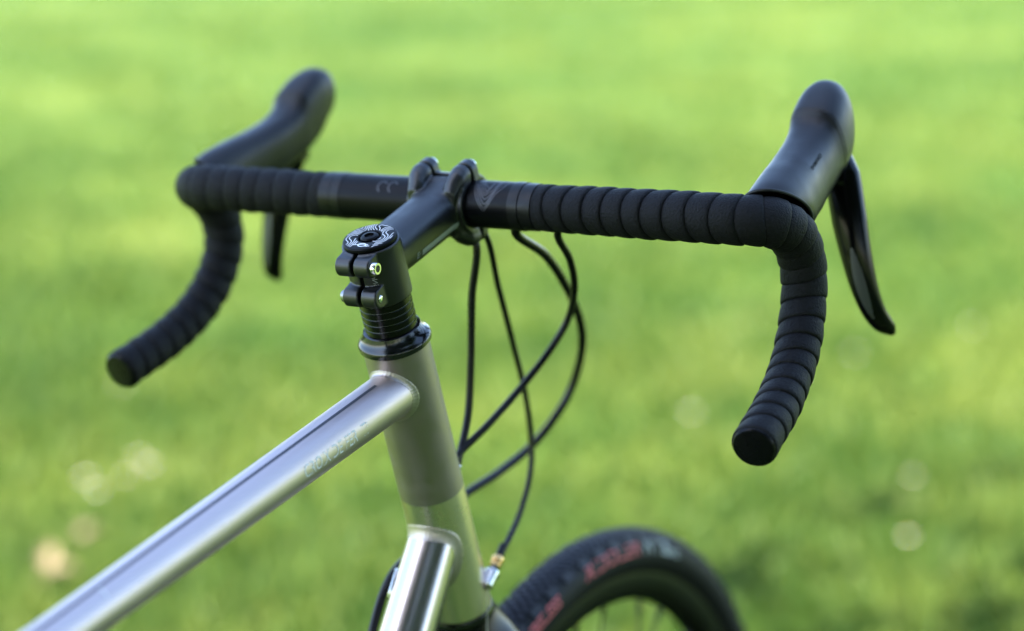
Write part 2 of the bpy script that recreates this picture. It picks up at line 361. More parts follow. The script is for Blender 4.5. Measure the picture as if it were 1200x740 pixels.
def frame_tube(name, origin, d, length, r0, r1, m, start=12, taper=350):
    mb = MB(); ts = np.linspace(start, length, 60); rr = np.interp(ts, [0, 20, taper, length], [r0, r0, r1, r1])
    mb.tube([origin + d * t for t in ts], rr, 72, up=(0, 1, 0)); return mb.build(name, m, bike)
TT0 = A_ * -31.59; DT0 = A_ * -142.5
top_tube = frame_tube('top_tube', TT0, TT_DIR, 560, 16.15, 12.9, 'titanium_top')
DT_R = 17.9
down_tube = frame_tube('down_tube', DT0, DT_DIR, 640, DT_R, 19.6, 'titanium_down', 12, 110)
def tube_r(t): return np.interp(t, [0, 20, 350, 560], [16.15, 16.15, 12.9, 12.9])
def tframe(d):
    side = np.array([0, 1.0, 0]); upv = np.cross(d, side); upv = upv if upv[2] > 0 else -upv
    return upv, -side                                            # up, right-hand side of the bicycle
def weld(o, d, rr, Rh, name, parent, k):
    """concave weld fillet of leg k round the joint of tube (o, d, rr) with the head tube of radius Rh"""
    upv, side = tframe(d); rings = []; n = 200
    def to_head(p, off):
        ax = A_ * (p @ A_); q = p - ax; return ax + q / np.linalg.norm(q) * (Rh + off)
    for i in range(n):
        th = 2 * math.pi * i / n; nr = math.cos(th) * upv + math.sin(th) * side; q = o + rr * nr
        dp = d - A_ * (d @ A_); qp = q - A_ * (q @ A_)
        a = dp @ dp; b = 2 * qp @ dp; c = qp @ qp - Rh ** 2
        t = (-b + math.sqrt(max(b * b - 4 * a * c, 0))) / (2 * a); J = q + d * t
        hn = J - A_ * (J @ A_); hn /= np.linalg.norm(hn); e = nr - hn * (nr @ hn)
        e = e / max(np.linalg.norm(e), 1e-6); kk = k * (1 + .10 * math.sin(th * 3 + 1) + .02 * math.sin(i * 2 * math.pi / n * 44 + .8 * math.sin(5 * th)))
        prof_ = [J + d * kk * 1.02 - nr * .25]
        for f in np.linspace(0, math.pi / 2, 7): prof_.append(J + kk * ((1 - math.sin(f)) * d + (1 - math.cos(f)) * e) + (nr * math.cos(f) + hn * math.sin(f)) * (.12 + .045 * math.sin(i * 2 * math.pi / n * 44 + .8 * math.sin(5 * th))))
        prof_[-1] = to_head(J + kk * e, .12); prof_.append(to_head(J + kk * 1.05 * e, -.25)); prof_.append(J - (d + hn) * 1.0)
        rings.append(prof_)
    mb = MB(); mb.rings(rings, closed=True); return mb.build(name, 'titanium_weld', parent, 60)
weld(TT0, TT_DIR, 16.15, HT_R, 'weld_bead', top_tube, 3.0); weld(DT0, DT_DIR, DT_R, HT_R, 'weld_bead', down_tube, 5.0)

def on_top_tube(t, ang, off=0.12):
    upv, side = tframe(TT_DIR); n = math.cos(ang) * upv + math.sin(ang) * side
    return TT0 + TT_DIR * t + n * (tube_r(t) + off), n
# dark pinstripe along the crest, ending short of the weld
mb = MB(); P = []; N = []
for t in np.linspace(40, 520, 60):
    p, n = on_top_tube(t, R(15)); P.append(p); N.append(n)
w = np.full(len(P), 2.6); ribbon(mb, P, 2.1, N)
mb.build('pinstripe', 'pinstripe', top_tube)['label'] = 'thin dark stripe along the top tube'
mb = MB(); P = []; N = []                                       # little bright tick farther back
for k in np.linspace(-.18, .42, 12):
    p, n = on_top_tube(318 + 5 * k * k, k + .45); P.append(p); N.append(n)
ribbon(mb, P, 1.2, N); mb.build('pale_tick', 'lettering_bright', top_tube)
tv, tf = text_geo('CROIX DE FER  Ti', 12.5)
mb = MB(); vs = []
for (u, v) in tv:
    t = 106 - u * 0.72; p, n = on_top_tube(t, R(88) - v / 15.6); vs.append(p)
mb.add(vs, tf); mb.build('lettering', 'lettering_bright', top_tube, 0)['label'] = 'pale lettering CROIX DE FER Ti on the top tube'

# oval cable port and hose on the left of the down tube
upv, side = tframe(DT_DIR)
def on_dt(t, ang, off=0.0):
    n = math.cos(ang) * upv + math.sin(ang) * side; return DT0 + DT_DIR * t + n * (DT_R + off), n
p, n = on_dt(50, R(-62), .9); mb = MB(); th = np.linspace(0, 2 * math.pi, 40, endpoint=False); b2 = np.cross(n, DT_DIR)
mb.tube([p + DT_DIR * 9.5 * math.cos(q) + b2 * 4.6 * math.sin(q) - n * .5 * abs(math.sin(q)) for q in th], 1.5, 10, closed=True)
port = mb.build('cable_port', 'steel', down_tube)
mb = MB(); mb.add([p + n * .25 + DT_DIR * 9 * math.cos(q) + b2 * 4.2 * math.sin(q) - n * .4 * abs(math.sin(q)) for q in th], [tuple(range(40))]); mb.build('port_grommet', 'socket_dark', down_tube)

# rest of the frame, behind the view
ST0 = TT0 + TT_DIR * 560; BB = DT0 + DT_DIR * 640; stv = (ST0 - BB) / np.linalg.norm(ST0 - BB)
mb = MB(); mb.tube([BB, ST0 + stv * 25], 15.9, 40, up=(0, 1, 0)); seat_tube = mb.build('seat_tube', 'titanium_down', bike)
mb = MB(); mb.revolve(BB + np.array([0, -36, 0]), (0, 1, 0), [(20, 0), (21, 1), (21, 71), (20, 72)], 40); mb.build('bottom_bracket', 'titanium_down', bike)
RH = np.array([HUB[0] - 1030, 0, HUB[2]])
mb = MB(); mb.tube([ST0 + stv * 20, ST0 + stv * 190], 13.6, 32); mb.build('seat_post', 'anodised_black', bike)
SD = ST0 + stv * 205; secs = []
for t, wd, hz in ((-140, 60, 4), (-120, 72, 8), (-60, 62, 6), (0, 30, 2), (60, 21, 1), (125, 17, 0), (136, 8, -3)):
    th = np.linspace(0, 2 * math.pi, 28, endpoint=False)
    secs.append([SD + np.array([t, wd * math.cos(q), hz + 14 + 14 * math.sin(q) - 6 * math.cos(q) ** 2]) for q in th])
mb = MB(); mb.rings(secs); mb.build('saddle', 'saddle', bike, 60)
for sy in (1, -1):
    mb = MB(); mb.tube(spline([BB + np.array([-15, 24 * sy, 0]), BB + np.array([-120, 45 * sy, 10]), RH + np.array([0, 66 * sy, 0])], 30), 9, 18); mb.build('chain_stay', 'titanium_down', bike)
    mb = MB(); mb.tube(spline([ST0 + np.array([-10, 14 * sy, -20]), ST0 * .6 + RH * .4 + np.array([0, 45 * sy, 0]), RH + np.array([0, 66 * sy, 8])], 30), 7.5, 18); mb.build('seat_stay', 'titanium_down', bike)

# ---- headset and spacers
mb = MB(S)
mb.revolve((0, 0, 0), (0, 0, 1), [(18, .1), (23.3, .1), (24.1, .9), (24.3, 3.4), (23.7, 5.0), (22.2, 6.3), (20.6, 8.2), (19.6, 10.6), (19.0, 12.2), (18.4, 12.6), (15, 12.6)], 80)
mb.build('headset_cover', 'gloss_black', bike)
mb = MB(S); mb.revolve((0, 0, 5), (0, 0, 1), [(14.3, 0), (14.3, 70)], 40); mb.build('steerer', 'steel_dark', bike)
z = 12.7
for i, hgt in enumerate((4.6, 4.6, 4.6, 4.6, 4.6)):
    mb = MB(S); mb.revolve((0, 0, z), (0, 0, 1), [(14.6, 0), (16.9, 0), (17.35, .45), (17.35, hgt - .55), (16.9, hgt - .1), (14.6, hgt - .1)], 72)
    mb.build('spacer', 'spacer_black', bike)
    mb = MB(S); mb.revolve((0, 0, z + hgt - .14), (0, 0, 1), [(16.7, 0), (17.1, .03), (17.1, .17), (16.7, .2)], 72); mb.build('spacer_edge', 'steel_dark', bike)
    z += hgt
STEM_B = z + .1; STEM_T = 75.2

# ---- stem: one forged body (voxel-united), faceplate, bolts
mb = MB(S)
gap = R(4.0); RO, RI = 18.9, 14.6
arc = np.linspace(math.pi + gap, 3 * math.pi - gap, 60)
poly = [(RO * math.cos(q), RO * math.sin(q)) for q in arc] + [(RI * math.cos(q), RI * math.sin(q)) for q in arc[::-1]]
mb.extrude(poly, (0, 0, STEM_B), (1, 0, 0), (0, 1, 0), (0, 0, STEM_T - STEM_B))
BOLT_S = (67.5, 45.5); BX = -20.6
for bs in BOLT_S:
    for sy in (1, -1):                                          # ear: rounded lobe seen along y
        pl = [(BX + 6.0 * math.cos(q), bs + 6.6 * math.sin(q)) for q in np.linspace(math.pi / 2, 3 * math.pi / 2, 20)] + [(-12, bs - 7.2), (-12, bs + 7.2)]
        mb.extrude(pl, (0, 1.15 * sy, 0), (1, 0, 0), (0, 0, 1), (0, 11.5 * sy, 0))
e1 = np.array([math.cos(SA), 0, math.sin(SA)]); e3 = np.array([-math.sin(SA), 0, math.cos(SA)])
SB0 = np.array([0, 0, 60.38])
secs = []
for t, hw, hh, pw_ in ((8, 16.8, 16.4, 2.3), (30, 16.8, 16.2, 2.5), (50, 16.8, 16.2, 2.6), (70, 17.0, 16.4, 2.6), (79, 18.6, 17.4, 2.9), (87, 20.5, 18.6, 3.4)):
    th = np.linspace(0, 2 * math.pi, 56, endpoint=False)
    secs.append([SB0 + e1 * t + np.array([0, 1, 0]) * hw * np.sign(math.cos(q)) * abs(math.cos(q)) ** (2 / pw_) + e3 * hh * np.sign(math.sin(q)) * abs(math.sin(q)) ** (2 / pw_) for q in th])
mb.rings(secs)
# clamp half-shell round the bar (rear half) and its lugs
def half_shell(m_, a0, a1, ro, ri, hw):
    arc = np.linspace(a0, a1, 48)
    pl = [(ro * math.cos(q), ro * math.sin(q)) for q in arc] + [(ri * math.cos(q), ri * math.sin(q)) for q in arc[::-1]]
    m_.extrude(pl, BC + np.array([0, -hw, 0]), e1, e3, (0, 2 * hw, 0))
half_shell(mb, R(97), R(263), 20.3, 15.95, 21.5)
for sy in (15.2, -15.2):
    for sz in (1, -1):
        rr_ = []                                                 # lug fairing back and down into the body
        for bx_, dz_, rd_ in ((-1.2, 22.2, 6.7), (-6, 22.0, 6.7), (-11, 20.2, 6.4), (-16, 16.8, 5.8), (-21, 12.5, 4.6)):
            c = BC + e3 * (dz_ * sz) + np.array([0, sy * (1 if bx_ > -12 else .9), 0]) + e1 * bx_
            rr_.append([c + rd_ * math.cos(q) * np.array([0, 1, 0]) + e3 * sz * (rd_ * math.sin(q) if math.sin(q) > 0 else 9 * math.sin(q)) for q in np.linspace(0, 2 * math.pi, 28, endpoint=False)])
        mb.rings(rr_)
stem = mb.build('stem', 'anodised_black', bike)
rm = stem.modifiers.new('unite', 'REMESH'); rm.mode = 'VOXEL'; rm.voxel_size = 0.00062; rm.use_smooth_shade = True
sm = stem.modifiers.new('soften', 'SMOOTH'); sm.factor = 0.5; sm.iterations = 9
stem['label'] = 'satin black stem with clamp ears at the rear'
# faceplate
mb = MB(S)
half_shell(mb, R(-84), R(84), 20.2, 15.95, 21.5)
for sy in (15.2, -15.2):
    for sz in (1, -1):
        pl = [(6.7 * math.cos(q), 6.7 * math.sin(q)) for q in np.linspace(0, math.pi, 18)] + [(-7.4, -8), (7.4, -8)]
        c = BC + e3 * (22.2 * sz) + np.array([0, sy, 0]) + e1 * 1.0
        mb.extrude(pl, c, (0, 1, 0), e3 * sz, e1 * 7.5)
fp = mb.build('faceplate', 'anodised_black', stem)
rm = fp.modifiers.new('unite', 'REMESH'); rm.mode = 'VOXEL'; rm.voxel_size = 0.00062; rm.use_smooth_shade = True
sm = fp.modifiers.new('soften', 'SMOOTH'); sm.factor = 0.5; sm.iterations = 7
def bolt(o, ax, r, h, parent, m='steel'):
    mb = MB(S); hx = r * .52
    mb.revolve(o, ax, [(r * .85, 0), (r, .35), (r, h - .6), (r * .9, h), (r * .58, h), (r * .55, h - 1.9)], 28)
    bo = mb.build('bolt', m, parent)
    mb = MB(S); mb.revolve(np.asarray(o, float) + np.asarray(ax, float) * (h - 1.6), ax, [(hx, 0), (hx, 1.45)], 6); mb.build('hex_socket', 'socket_dark', parent, 0)
for sy in (15.2, -15.2):
    for sz in (1, -1): bolt(BC + e3 * (23.2 * sz) + np.array([0, sy, 0]) + e1 * 7.9, e1, 3.9, 4.2, stem)
bolt((BX, -10.6, BOLT_S[0]), (0, -1, 0), 4.0, 5.6, stem); bolt((BX, 10.6, BOLT_S[1]), (0, 1, 0), 4.0, 5.2, stem, 'steel_dark')
for o, ax in (((BX, -12.4, BOLT_S[1]), (0, -1, 0)), ((BX, 12.4, BOLT_S[0]), (0, 1, 0))):
    mb = MB(S); mb.revolve(o, ax, [(2.5, 0), (2.5, .5), (1.9, .9)], 20); mb.build('bolt_end', 'steel', stem)
# grey stripe with a small mark on the right flank of the stem
mb = MB(S); P = []; 
def stem_side(t, h):
    hw = np.interp(t, [8, 50, 70, 79, 87], [16.8, 16.8, 17.0, 18.6, 20.5]); hh = np.interp(t, [8, 30, 50, 70, 79], [16.4, 16.2, 16.2, 16.4, 17.4]); pw_ = np.interp(t, [8, 30, 50, 70, 79], [2.3, 2.5, 2.6, 2.6, 2.9])
    y = hw * (1 - abs(h / hh) ** pw_) ** (1 / pw_); return SB0 + e1 * t - np.array([0, 1, 0]) * (y + .22) + e3 * h
rows = [[stem_side(t, h) for h in np.linspace(-8.6, -4.4, 5)] for t in np.linspace(30, 76, 30)]
vs = [q for r_ in rows for q in r_]; mb.add(vs, [(i * 5 + j, i * 5 + j + 1, (i + 1) * 5 + j + 1, (i + 1) * 5 + j) for i in range(29) for j in range(4)])
mb.build('side_stripe', 'print_grey', stem)
tv, tf = text_geo('E:', 6.2, 0, 0.08); mb = MB(S); mb.add([stem_side(25.6 + u * 1.0, -6.4 + v) for u, v in tv], tf); mb.build('lettering', 'print_grey', stem, 0)
tv, tf = text_geo('5Nm', 4.6); mb = MB(S)
mb.add([((RO + .3) * -math.cos(q), (RO + .3) * -math.sin(q), 56.5 + u) for u, v in tv for q in (R(27) + v / RO,)], tf)
mb.build('lettering', 'print_grey', stem, 0)

# ---- top cap with contour-line print
mb = MB(S); mb.revolve((0, 0, STEM_T + .15), (0, 0, 1), [(13, 0), (17.0, 0), (17.6, .6), (17.6, 2.1), (17.1, 2.8), (16.6, 3.0), (8.4, 3.05), (7.6, 2.5), (6.9, .6), (0.5, .4)], 72, (True, True))
cap = mb.build('top_cap', 'cap_black', bike)
CZ = STEM_T + .15 + 3.0
mb = MB(S); mb.revolve((0, 0, CZ - 2.5), (0, 0, 1), [(5.6, 0), (5.9, .5), (5.9, 2.4), (5.0, 3.3), (3.2, 3.6), (3.0, 2.2)], 40); mb.build('cap_bolt', 'cap_black', cap)
def contours(fn, rmin, rmax, levels, n=120):
    g = np.linspace(-rmax, rmax, n); X, Y = np.meshgrid(g, g, indexing='ij'); Z = fn(X, Y); segs = []
    rr = np.hypot(X, Y)
    for lv in levels:
        for i in range(n - 1):
            for j in range(n - 1):
                if not (rmin < rr[i, j] < rmax - .25): continue
                c = [(i, j), (i + 1, j), (i + 1, j + 1), (i, j + 1)]; z4 = [Z[q] - lv for q in c]; pts = []
                for k in range(4):
                    a, b = z4[k], z4[(k + 1) % 4]
                    if a * b < 0:
                        t = a / (a - b); p, q = c[k], c[(k + 1) % 4]
                        pts.append((X[p] + t * (X[q] - X[p]), Y[p] + t * (Y[q] - Y[p])))
                if len(pts) == 2: segs.append(pts)
    return segs
capf = lambda x, y: 0.62 * (0.35 * x + 0.9 * y) + 2.0 * np.sin(.30 * x - .16 * y + .6) + 1.1 * np.sin(.42 * y + .25 * x) + 3.0 * np.exp(-((x - 6) ** 2 + (y - 8) ** 2) / 40)
mb = MB(S)
for (p, q) in contours(capf, 8.7, 16.3, np.arange(-16, 16, 1.7)):
    if p[0] < -6.5 and -9 < p[1] < 4: continue                   # room for the emblem at the rear
    d = np.array(q) - np.array(p); l = np.linalg.norm(d)
    if l < 1e-6: continue
    nrm = np.array([-d[1], d[0]]) / l * .31; ex = d / l * .08
    mb.add([(*(np.array(p) - nrm - ex), CZ + .07), (*(np.array(q) - nrm + ex), CZ + .07), (*(np.array(q) + nrm + ex), CZ + .07), (*(np.array(p) + nrm - ex), CZ + .07)], [(0, 1, 2, 3)])
mb.build('contour_print', 'print_white', cap, 0)
mb = MB(S)                                                       # looped emblem
def flat_line(pts, w, z):
    ribbon(mb, [(x, y, z) for x, y in pts], w, (0, 0, 1))
q = np.linspace(0, 2 * math.pi, 28); ribbon(mb, [(-11.3 + 1.9 * math.cos(t), -1.2 + 2.7 * math.sin(t), CZ + .09) for t in q], .85, (0, 0, 1))
flat_line([(-12.0, 5.2), (-11.4, 2.2), (-10.6, -.6), (-10.2, -3.2), (-10.8, -5.6)], .8, CZ + .11)
flat_line([(-12.9, -2.6), (-12.4, -4.4), (-12.0, -7.2)], .8, CZ + .1); flat_line([(-11.9, -4.4), (-12.9, -5.8)], .8, CZ + .12)
mb.build('emblem', 'print_white', cap, 0)

# ---- handlebar
SIDE = [(0, 0, 0), (0, 60, 0), (0, 120, 0), (0, 160, 0), (0.5, 188, -0.2), (3.5, 211.5, -2), (13.5, 226, -8), (29, 232, -24), (36.5, 233, -46), (32, 233.5, -67), (14, 235.5, -86), (-11, 238, -98), (-46, 241.5, -103), (-97, 246, -101)]
half = spline(SIDE, 500)
def mirror(P, sy): P = np.array(P, float); P[:, 1] *= sy; return P
full = np.vstack([mirror(half, 1)[::-1], mirror(half, -1)[1:]])
lenr = np.concatenate([[0], np.cumsum(np.linalg.norm(np.diff(full, axis=0), axis=1))]); mid = lenr[-1] / 2
def bar_radius(y): return np.interp(y, [-110, -76, -58, 86, 102, 140], [12.0, 13.6, 15.9, 15.9, 13.8, 12.0])
br = bar_radius(mid - lenr)
mb = MB(HB); mb.tube(full[::3], br[::3], 48); bar = mb.build('handlebar', 'bar_black', bike)
HL = np.concatenate([[0], np.cumsum(np.linalg.norm(np.diff(half, axis=0), axis=1))]); HT = HL[-1]
HTan = np.gradient(half, axis=0); HTan /= np.linalg.norm(HTan, axis=1)[:, None]
# parallel frames along one side
Uf = np.zeros_like(half); u = np.array([1.0, 0, 0])
for i in range(len(half)):
    u = u - HTan[i] * (u @ HTan[i]); u /= np.linalg.norm(u); Uf[i] = u
Vf = np.cross(HTan, Uf)
def at(t):
    t = min(max(t, 0), HT)
    g = lambda Q: np.array([np.interp(t, HL, Q[:, k]) for k in range(3)])
    return g(half), g(HTan), g(Uf), g(Vf)
def tape_r(t): return np.interp(t, [60, 100, 160, 230, 300, HT], [14.9, 15.2, 15.6, 15.7, 14.5, 14.0])
prof = [(0.0, -0.9), (0.06, -.30), (0.2, .08), (0.4, .42), (0.62, .62), (0.82, .66), (0.93, .50), (0.985, .10), (1.02, -.9)]
def wraps(sy, t0):
    r2 = random.Random(5 + sy); t = t0; ph = 0.0; k = 0; edges = [t0]
    while edges[-1] < HT - 4:
        edges.append(edges[-1] + 14.6 * (1 + .10 * (r2.random() - .5)) * (0.86 if 205 < edges[-1] < 250 else 1.0))
    edges[-1] = HT - .2
    sl = [0.26 + .09 * (r2.random() - .5) for _ in edges]; pa = [0.7 + .5 * (r2.random() - .5) for _ in edges]
    sl[0] = 0.05; sl[-1] = 0.0
    bul = [1 + .35 * (r2.random() - .5) for _ in edges]
    for k in range(len(edges) - 1):
        rings = []; th = np.linspace(0, 2 * math.pi, 44, endpoint=False)
        for (uq, dr) in prof:
            tt = edges[k] + (edges[k + 1] - edges[k]) * uq
            s_ = sl[k] * (1 - uq) + sl[k + 1] * uq; p_ = pa[k] * (1 - uq) + pa[k + 1] * uq
            ring = []
            for q in th:
                ti = tt + s_ * 15 * math.cos(q - p_)
                P, T, U, V = at(ti)
                ex = 0 if ti <= HT else 1
                r_ = tape_r(ti) + dr * 1.1 * bul[k] + .10 * math.sin(3 * q + k * 1.7)
                ring.append(P + T * max(0, ti - HT) + r_ * (math.cos(q) * U + math.sin(q) * V))
            rings.append(ring)
        rings = np.array(rings); rings[..., 1] *= sy
        mb = MB(HB); mb.rings(rings, (False, False)); mb.build('tape_wrap', 'tape', bar, 60)
    # smooth finishing band at the stem end
    for a, b_, rr in ((t0 - 15, t0 - 7.4, 16.2), (t0 - 7.2, t0 + 2, 15.7 if sy < 0 else 16.0)):
        mb = MB(HB); pr = []
        for uq, dr in ((0, -1.2), (0.02, 0), (.5, .12), (.98, 0), (1, -1.2)):
            P = np.array([0, a + (b_ - a) * uq, 0.0]); pr.append([P * np.array([1, sy, 1]) + (rr + dr) * np.array([math.cos(q), 0, math.sin(q)]) for q in np.linspace(0, 2 * math.pi, 60, endpoint=False)])
        mb.rings(pr, (False, False)); mb.build('finishing_band', 'finishing_tape', bar)
    P, T, U, V = at(HT); m3 = np.array([1, sy, 1])
    mb = MB(HB); mb.revolve((P - T * 4) * m3, T * m3, [(9, 0), (13.0, 3.0), (13.3, 4.2), (13.1, 5.2), (12.3, 6.0), (9.5, 6.4), (0.3, 6.5)], 48); pl = mb.build('bar_end_plug', 'plug_black', bar)
wraps(1, 95); wraps(-1, 68)
# contour-line print to the right of the stem, small pale marks to the left
mb = MB(HB)
def on_bar(y, ang, off=.12): return np.array([(15.9 + off) * -math.sin(ang), y, (15.9 + off) * math.cos(ang)]), np.array([-math.sin(ang), 0, math.cos(ang)])
for k in range(8):
    P = []; N = []; a0 = 1.35 - k * .15; w_ = 13.5 - k * 1.1
    for q in np.linspace(-1, 1, 36):
        y = -36 + q * w_; ang = a0 - (a0 + .35) * abs(q) ** 1.35 * (.9 + .1 * math.sin(9 * q + k)) + .05 * math.sin(7 * q + 1.3 * k)
        p, n = on_bar(y, ang); P.append(p); N.append(n)
    ribbon(mb, P, .8, N)
mb.build('contour_print', 'print_dim', bar, 0)
mb = MB(HB)
for c0 in (45.5, 37):
    P = []; N = []
    for q in np.linspace(-2.6, 1.2, 20):
        p, n = on_bar(c0 + 3.4 * math.cos(q), .55 + .26 * math.sin(q)); P.append(p); N.append(n)
    ribbon(mb, P, 1.3, N)
mb.build('pale_mark', 'print_faint', bar, 0)

# ---- hoods and levers
def hood(sy):
    S_ = [  # x, y of the crest, half width, top, bottom, squareness, slant, outward lean, skew
        (36, 220.5, 17.4, 13.0, -36, 2.05, -20, .05, .42), (44, 220, 17.5, 13.4, -38, 2.15, -17, .06, .36), (60, 218, 17.2, 11.8, -38, 2.3, -11, .08, .2), (76, 216, 17.0, 9.0, -38, 2.5, -6, .10, .1), (92, 214.2, 17.0, 7.4, -37, 2.6, -3, .11, .03),
        (106, 213.2, 17.2, 7.2, -36, 2.7, -1, .12, 0), (117, 212.6, 17.5, 9.0, -35, 2.8, 0, .12, 0), (123.5, 212.4, 17.9, 12.2, -34, 2.9, 0, .12, 0), (128, 212.4, 18.2, 16.6, -34, 3.0, 0, .12, 0), (138, 212, 18.2, 20.0, -32, 3.0, 0, .12, 0), (149, 211.4, 17.6, 22.4, -29, 2.8, 1, .12, 0), (158, 210.8, 16.2, 22.4, -25, 2.3, 2, .12, 0),
        (166, 210.4, 13.6, 18.6, -20, 2.3, 2, .1, 0), (171, 210.2, 9.2, 12.4, -13, 2.2, 2, .1, 0), (172.4, 210.1, 2.5, 4, -5, 2, 2, .1, 0)]
    th = np.linspace(0, 2 * math.pi, 64, endpoint=False)
    K = np.array(S_); tt = np.linspace(0, len(S_) - 1, 100); tix = np.arange(len(tt))
    def smooth_interp(col):
        v = K[:, col]; out = []
        for t in tt:
            i = min(int(t), len(v) - 2); f = t - i; p0 = v[max(i - 1, 0)]; p1 = v[i]; p2 = v[i + 1]; p3 = v[min(i + 2, len(v) - 1)]
            out.append(.5 * (2 * p1 + (p2 - p0) * f + (2 * p0 - 5 * p1 + 4 * p2 - p3) * f * f + (3 * p1 - p0 - 3 * p2 + p3) * f ** 3))
        return np.array(out)
    COL = [smooth_interp(i) for i in range(9)]; X = COL[0]
    def surf(i, q, off=0.0):
        x, y, w_, tp, bt, sq, sl, ln, sk = (np.interp(i, tix, c_) for c_ in COL)
        cz = (tp + bt) / 2; hh = (tp - bt) / 2; c, s_ = math.cos(q), math.sin(q); e = 2 / sq
        yy = (w_ + off) * np.sign(c) * abs(c) ** e * (1 - .10 * max(0, -s_)); zz = (hh + off) * np.sign(s_) * abs(s_) ** e
        return (x + sl * zz / max(hh, 1) + sk * yy, y + yy + ln * (hh - zz), cz + zz)
    secs = [[surf(i, q) for q in th] for i in tix]
    rings = np.array(secs); rings[..., 1] *= sy
    mb = MB(HB); mb.rings(rings, (False, True)); ho = mb.build('brake_hood', 'hood_rubber', bike, 70)
    so = ho.modifiers.new('wall', 'SOLIDIFY'); so.thickness = 0.0016; so.offset = -1
    # dark rolled rim where the rubber meets the tape
    rim_ = rings[0]; mb = MB(HB); mb.tube(rim_, 1.1, 8, closed=True); mb.build('hood_rim', 'hood_edge', ho)
    # seam line of the cap over the knob
    i = int(np.argmin(abs(X - 128))); ring = np.array([surf(i, q, -.05) for q in np.linspace(R(-12), R(192), 60)]); ring[:, 1] *= sy
    mb = MB(HB); mb.tube(ring, .25, 6); mb.build('hood_seam', 'hood_edge', ho)
    if sy < 0:
        tv, tf = text_geo('SHIMANO', 4.8, 0, .08); vs = []
        for u, v in tv:
            i = np.interp(86 + u, X[:80], tix[:80]); p = surf(i, R(33) + v / 24.0, .35); vs.append((p[0], -p[1], p[2]))
        mb = MB(HB); mb.add(vs, tf); mb.build('lettering', 'print_dark', ho, 0)
    # lever blade: flattened loft, hooked outwards at the tip
    path = spline([(140, 222, -22), (131, 228, -38), (119, 234, -58), (109, 240, -80), (102.5, 246, -103), (101.5, 251, -120), (104.5, 255, -131), (110, 259, -141.5)], 60)
    T = np.gradient(path, axis=0); T /= np.linalg.norm(T, axis=1)[:, None]; rings = []
    ts = np.linspace(0, 1, 60)
    wv = np.interp(ts, [0, .12, .35, .6, .85, .95, 1], [9, 12.4, 12.2, 10.2, 8.0, 6.8, 2.8]); dv = np.interp(ts, [0, .15, .5, .9, 1], [10, 10, 8.6, 6.2, 2.2])
    for i in range(60):
        wdir = np.array([.04, 1.0, .10]); wdir -= T[i] * (wdir @ T[i]); wdir /= np.linalg.norm(wdir); nd = np.cross(T[i], wdir)
        rings.append([path[i] + wv[i] * np.sign(math.cos(q)) * abs(math.cos(q)) ** .8 * wdir + dv[i] * math.sin(q) * nd for q in np.linspace(0, 2 * math.pi, 28, endpoint=False)])
    rr = np.array(rings); r0 = rr.copy(); rr[..., 1] *= sy; mb = MB(HB); mb.rings(rr); mb.build('lever_blade', 'lever_black', ho, 50)
    # grey inlay on the rear face of the blade
    mb = MB(HB); rows = []
    for i in range(28, 50):
        wdir = np.array([.04, 1.0, .10]); wdir -= T[i] * (wdir @ T[i]); wdir /= np.linalg.norm(wdir); nd = np.cross(T[i], wdir)
        if nd[0] > 0: nd = -nd
        k = (i - 28) / 21; w_ = 3.8 * math.sin(math.pi * min(max(k, .02), .98)) ** .6
        row = []
        for j in np.linspace(-1, 1, 5):
            cx = (1.0 + j * w_) / wv[i]; cx = max(min(cx, .98), -.98); q_ = abs(cx) ** (1 / .8); row.append(path[i] + wv[i] * cx * wdir + nd * (dv[i] * math.sqrt(1 - q_ * q_) + .25))
        rows.append(row)
    vs = np.array(rows).reshape(-1, 3); vs[:, 1] *= sy
    mb.add(vs, [(i * 5 + j, i * 5 + j + 1, (i + 1) * 5 + j + 1, (i + 1) * 5 + j) for i in range(21) for j in range(4)]); mb.build('lever_inlay', 'lever_inlay', ho)
    # pivot bracket between hood and blade
    mb = MB(HB); br_ = np.array([[(x, y * sy, z) for x, y, z in [(cx + 7 * math.cos(q), 222 + dy, cz + 9 * math.sin(q)) for q in np.linspace(0, 2 * math.pi, 20, endpoint=False)]] for cx, dy, cz in ((128, -9, -33), (128, -8.5, -33), (127, 10.5, -34), (127, 11, -34))])
    mb.rings(br_); mb.build('lever_pivot', 'lever_black', ho)
hood(-1); hood(1)

# ---- cable housings
def cable(name, pts, r, n=110):
    mb = MB(S); mb.tube(spline(pts, n), r, 16); return mb.build(name, 'housing', bike, 60)
cable('shift_housing', [(99, 34, 44), (99, 8, 36), (94, -14, 27.6), (81.5, -10, -12), (67.7, -8, -51.6), (48, -8, -87.8), (25.2, -10, -104.9), (17, -11, -110)], 2.7)
cab = cable('shift_housing', [(108, 30, 42), (107, 0, 38), (103.4, -16, 29.3), (116.3, -10, -24.9), (122.4, -8, -77.3), (120.7, -10, -112), (113.7, -12, -143.7), (101.3, -14, -165), (72.6, -17, -182), (40.5, -20, -188.8), (31, -20.6, -189.6)], 2.2)
cable('brake_hose', [(93, -62, 54), (89, -55, 46), (91, -49.5, 37), (129.6, -45, -2.5), (161.9, -38, -51.6), (184.1, -28, -97.4), (187.7, -20, -122.4), (178.7, -8, -152), (148.2, 6, -172.2), (110.7, 16, -175.4), (68, 24, -170.3), (38, 28, -170), (10, 28, -171), (-14, 26.5, -169), (-31, 25.5, -168), (-48, 25.5, -174), (-70, 26, -192), (-105, 26, -232), (-170, 23, -322), (-235, 19, -412)], 3.2, 220)
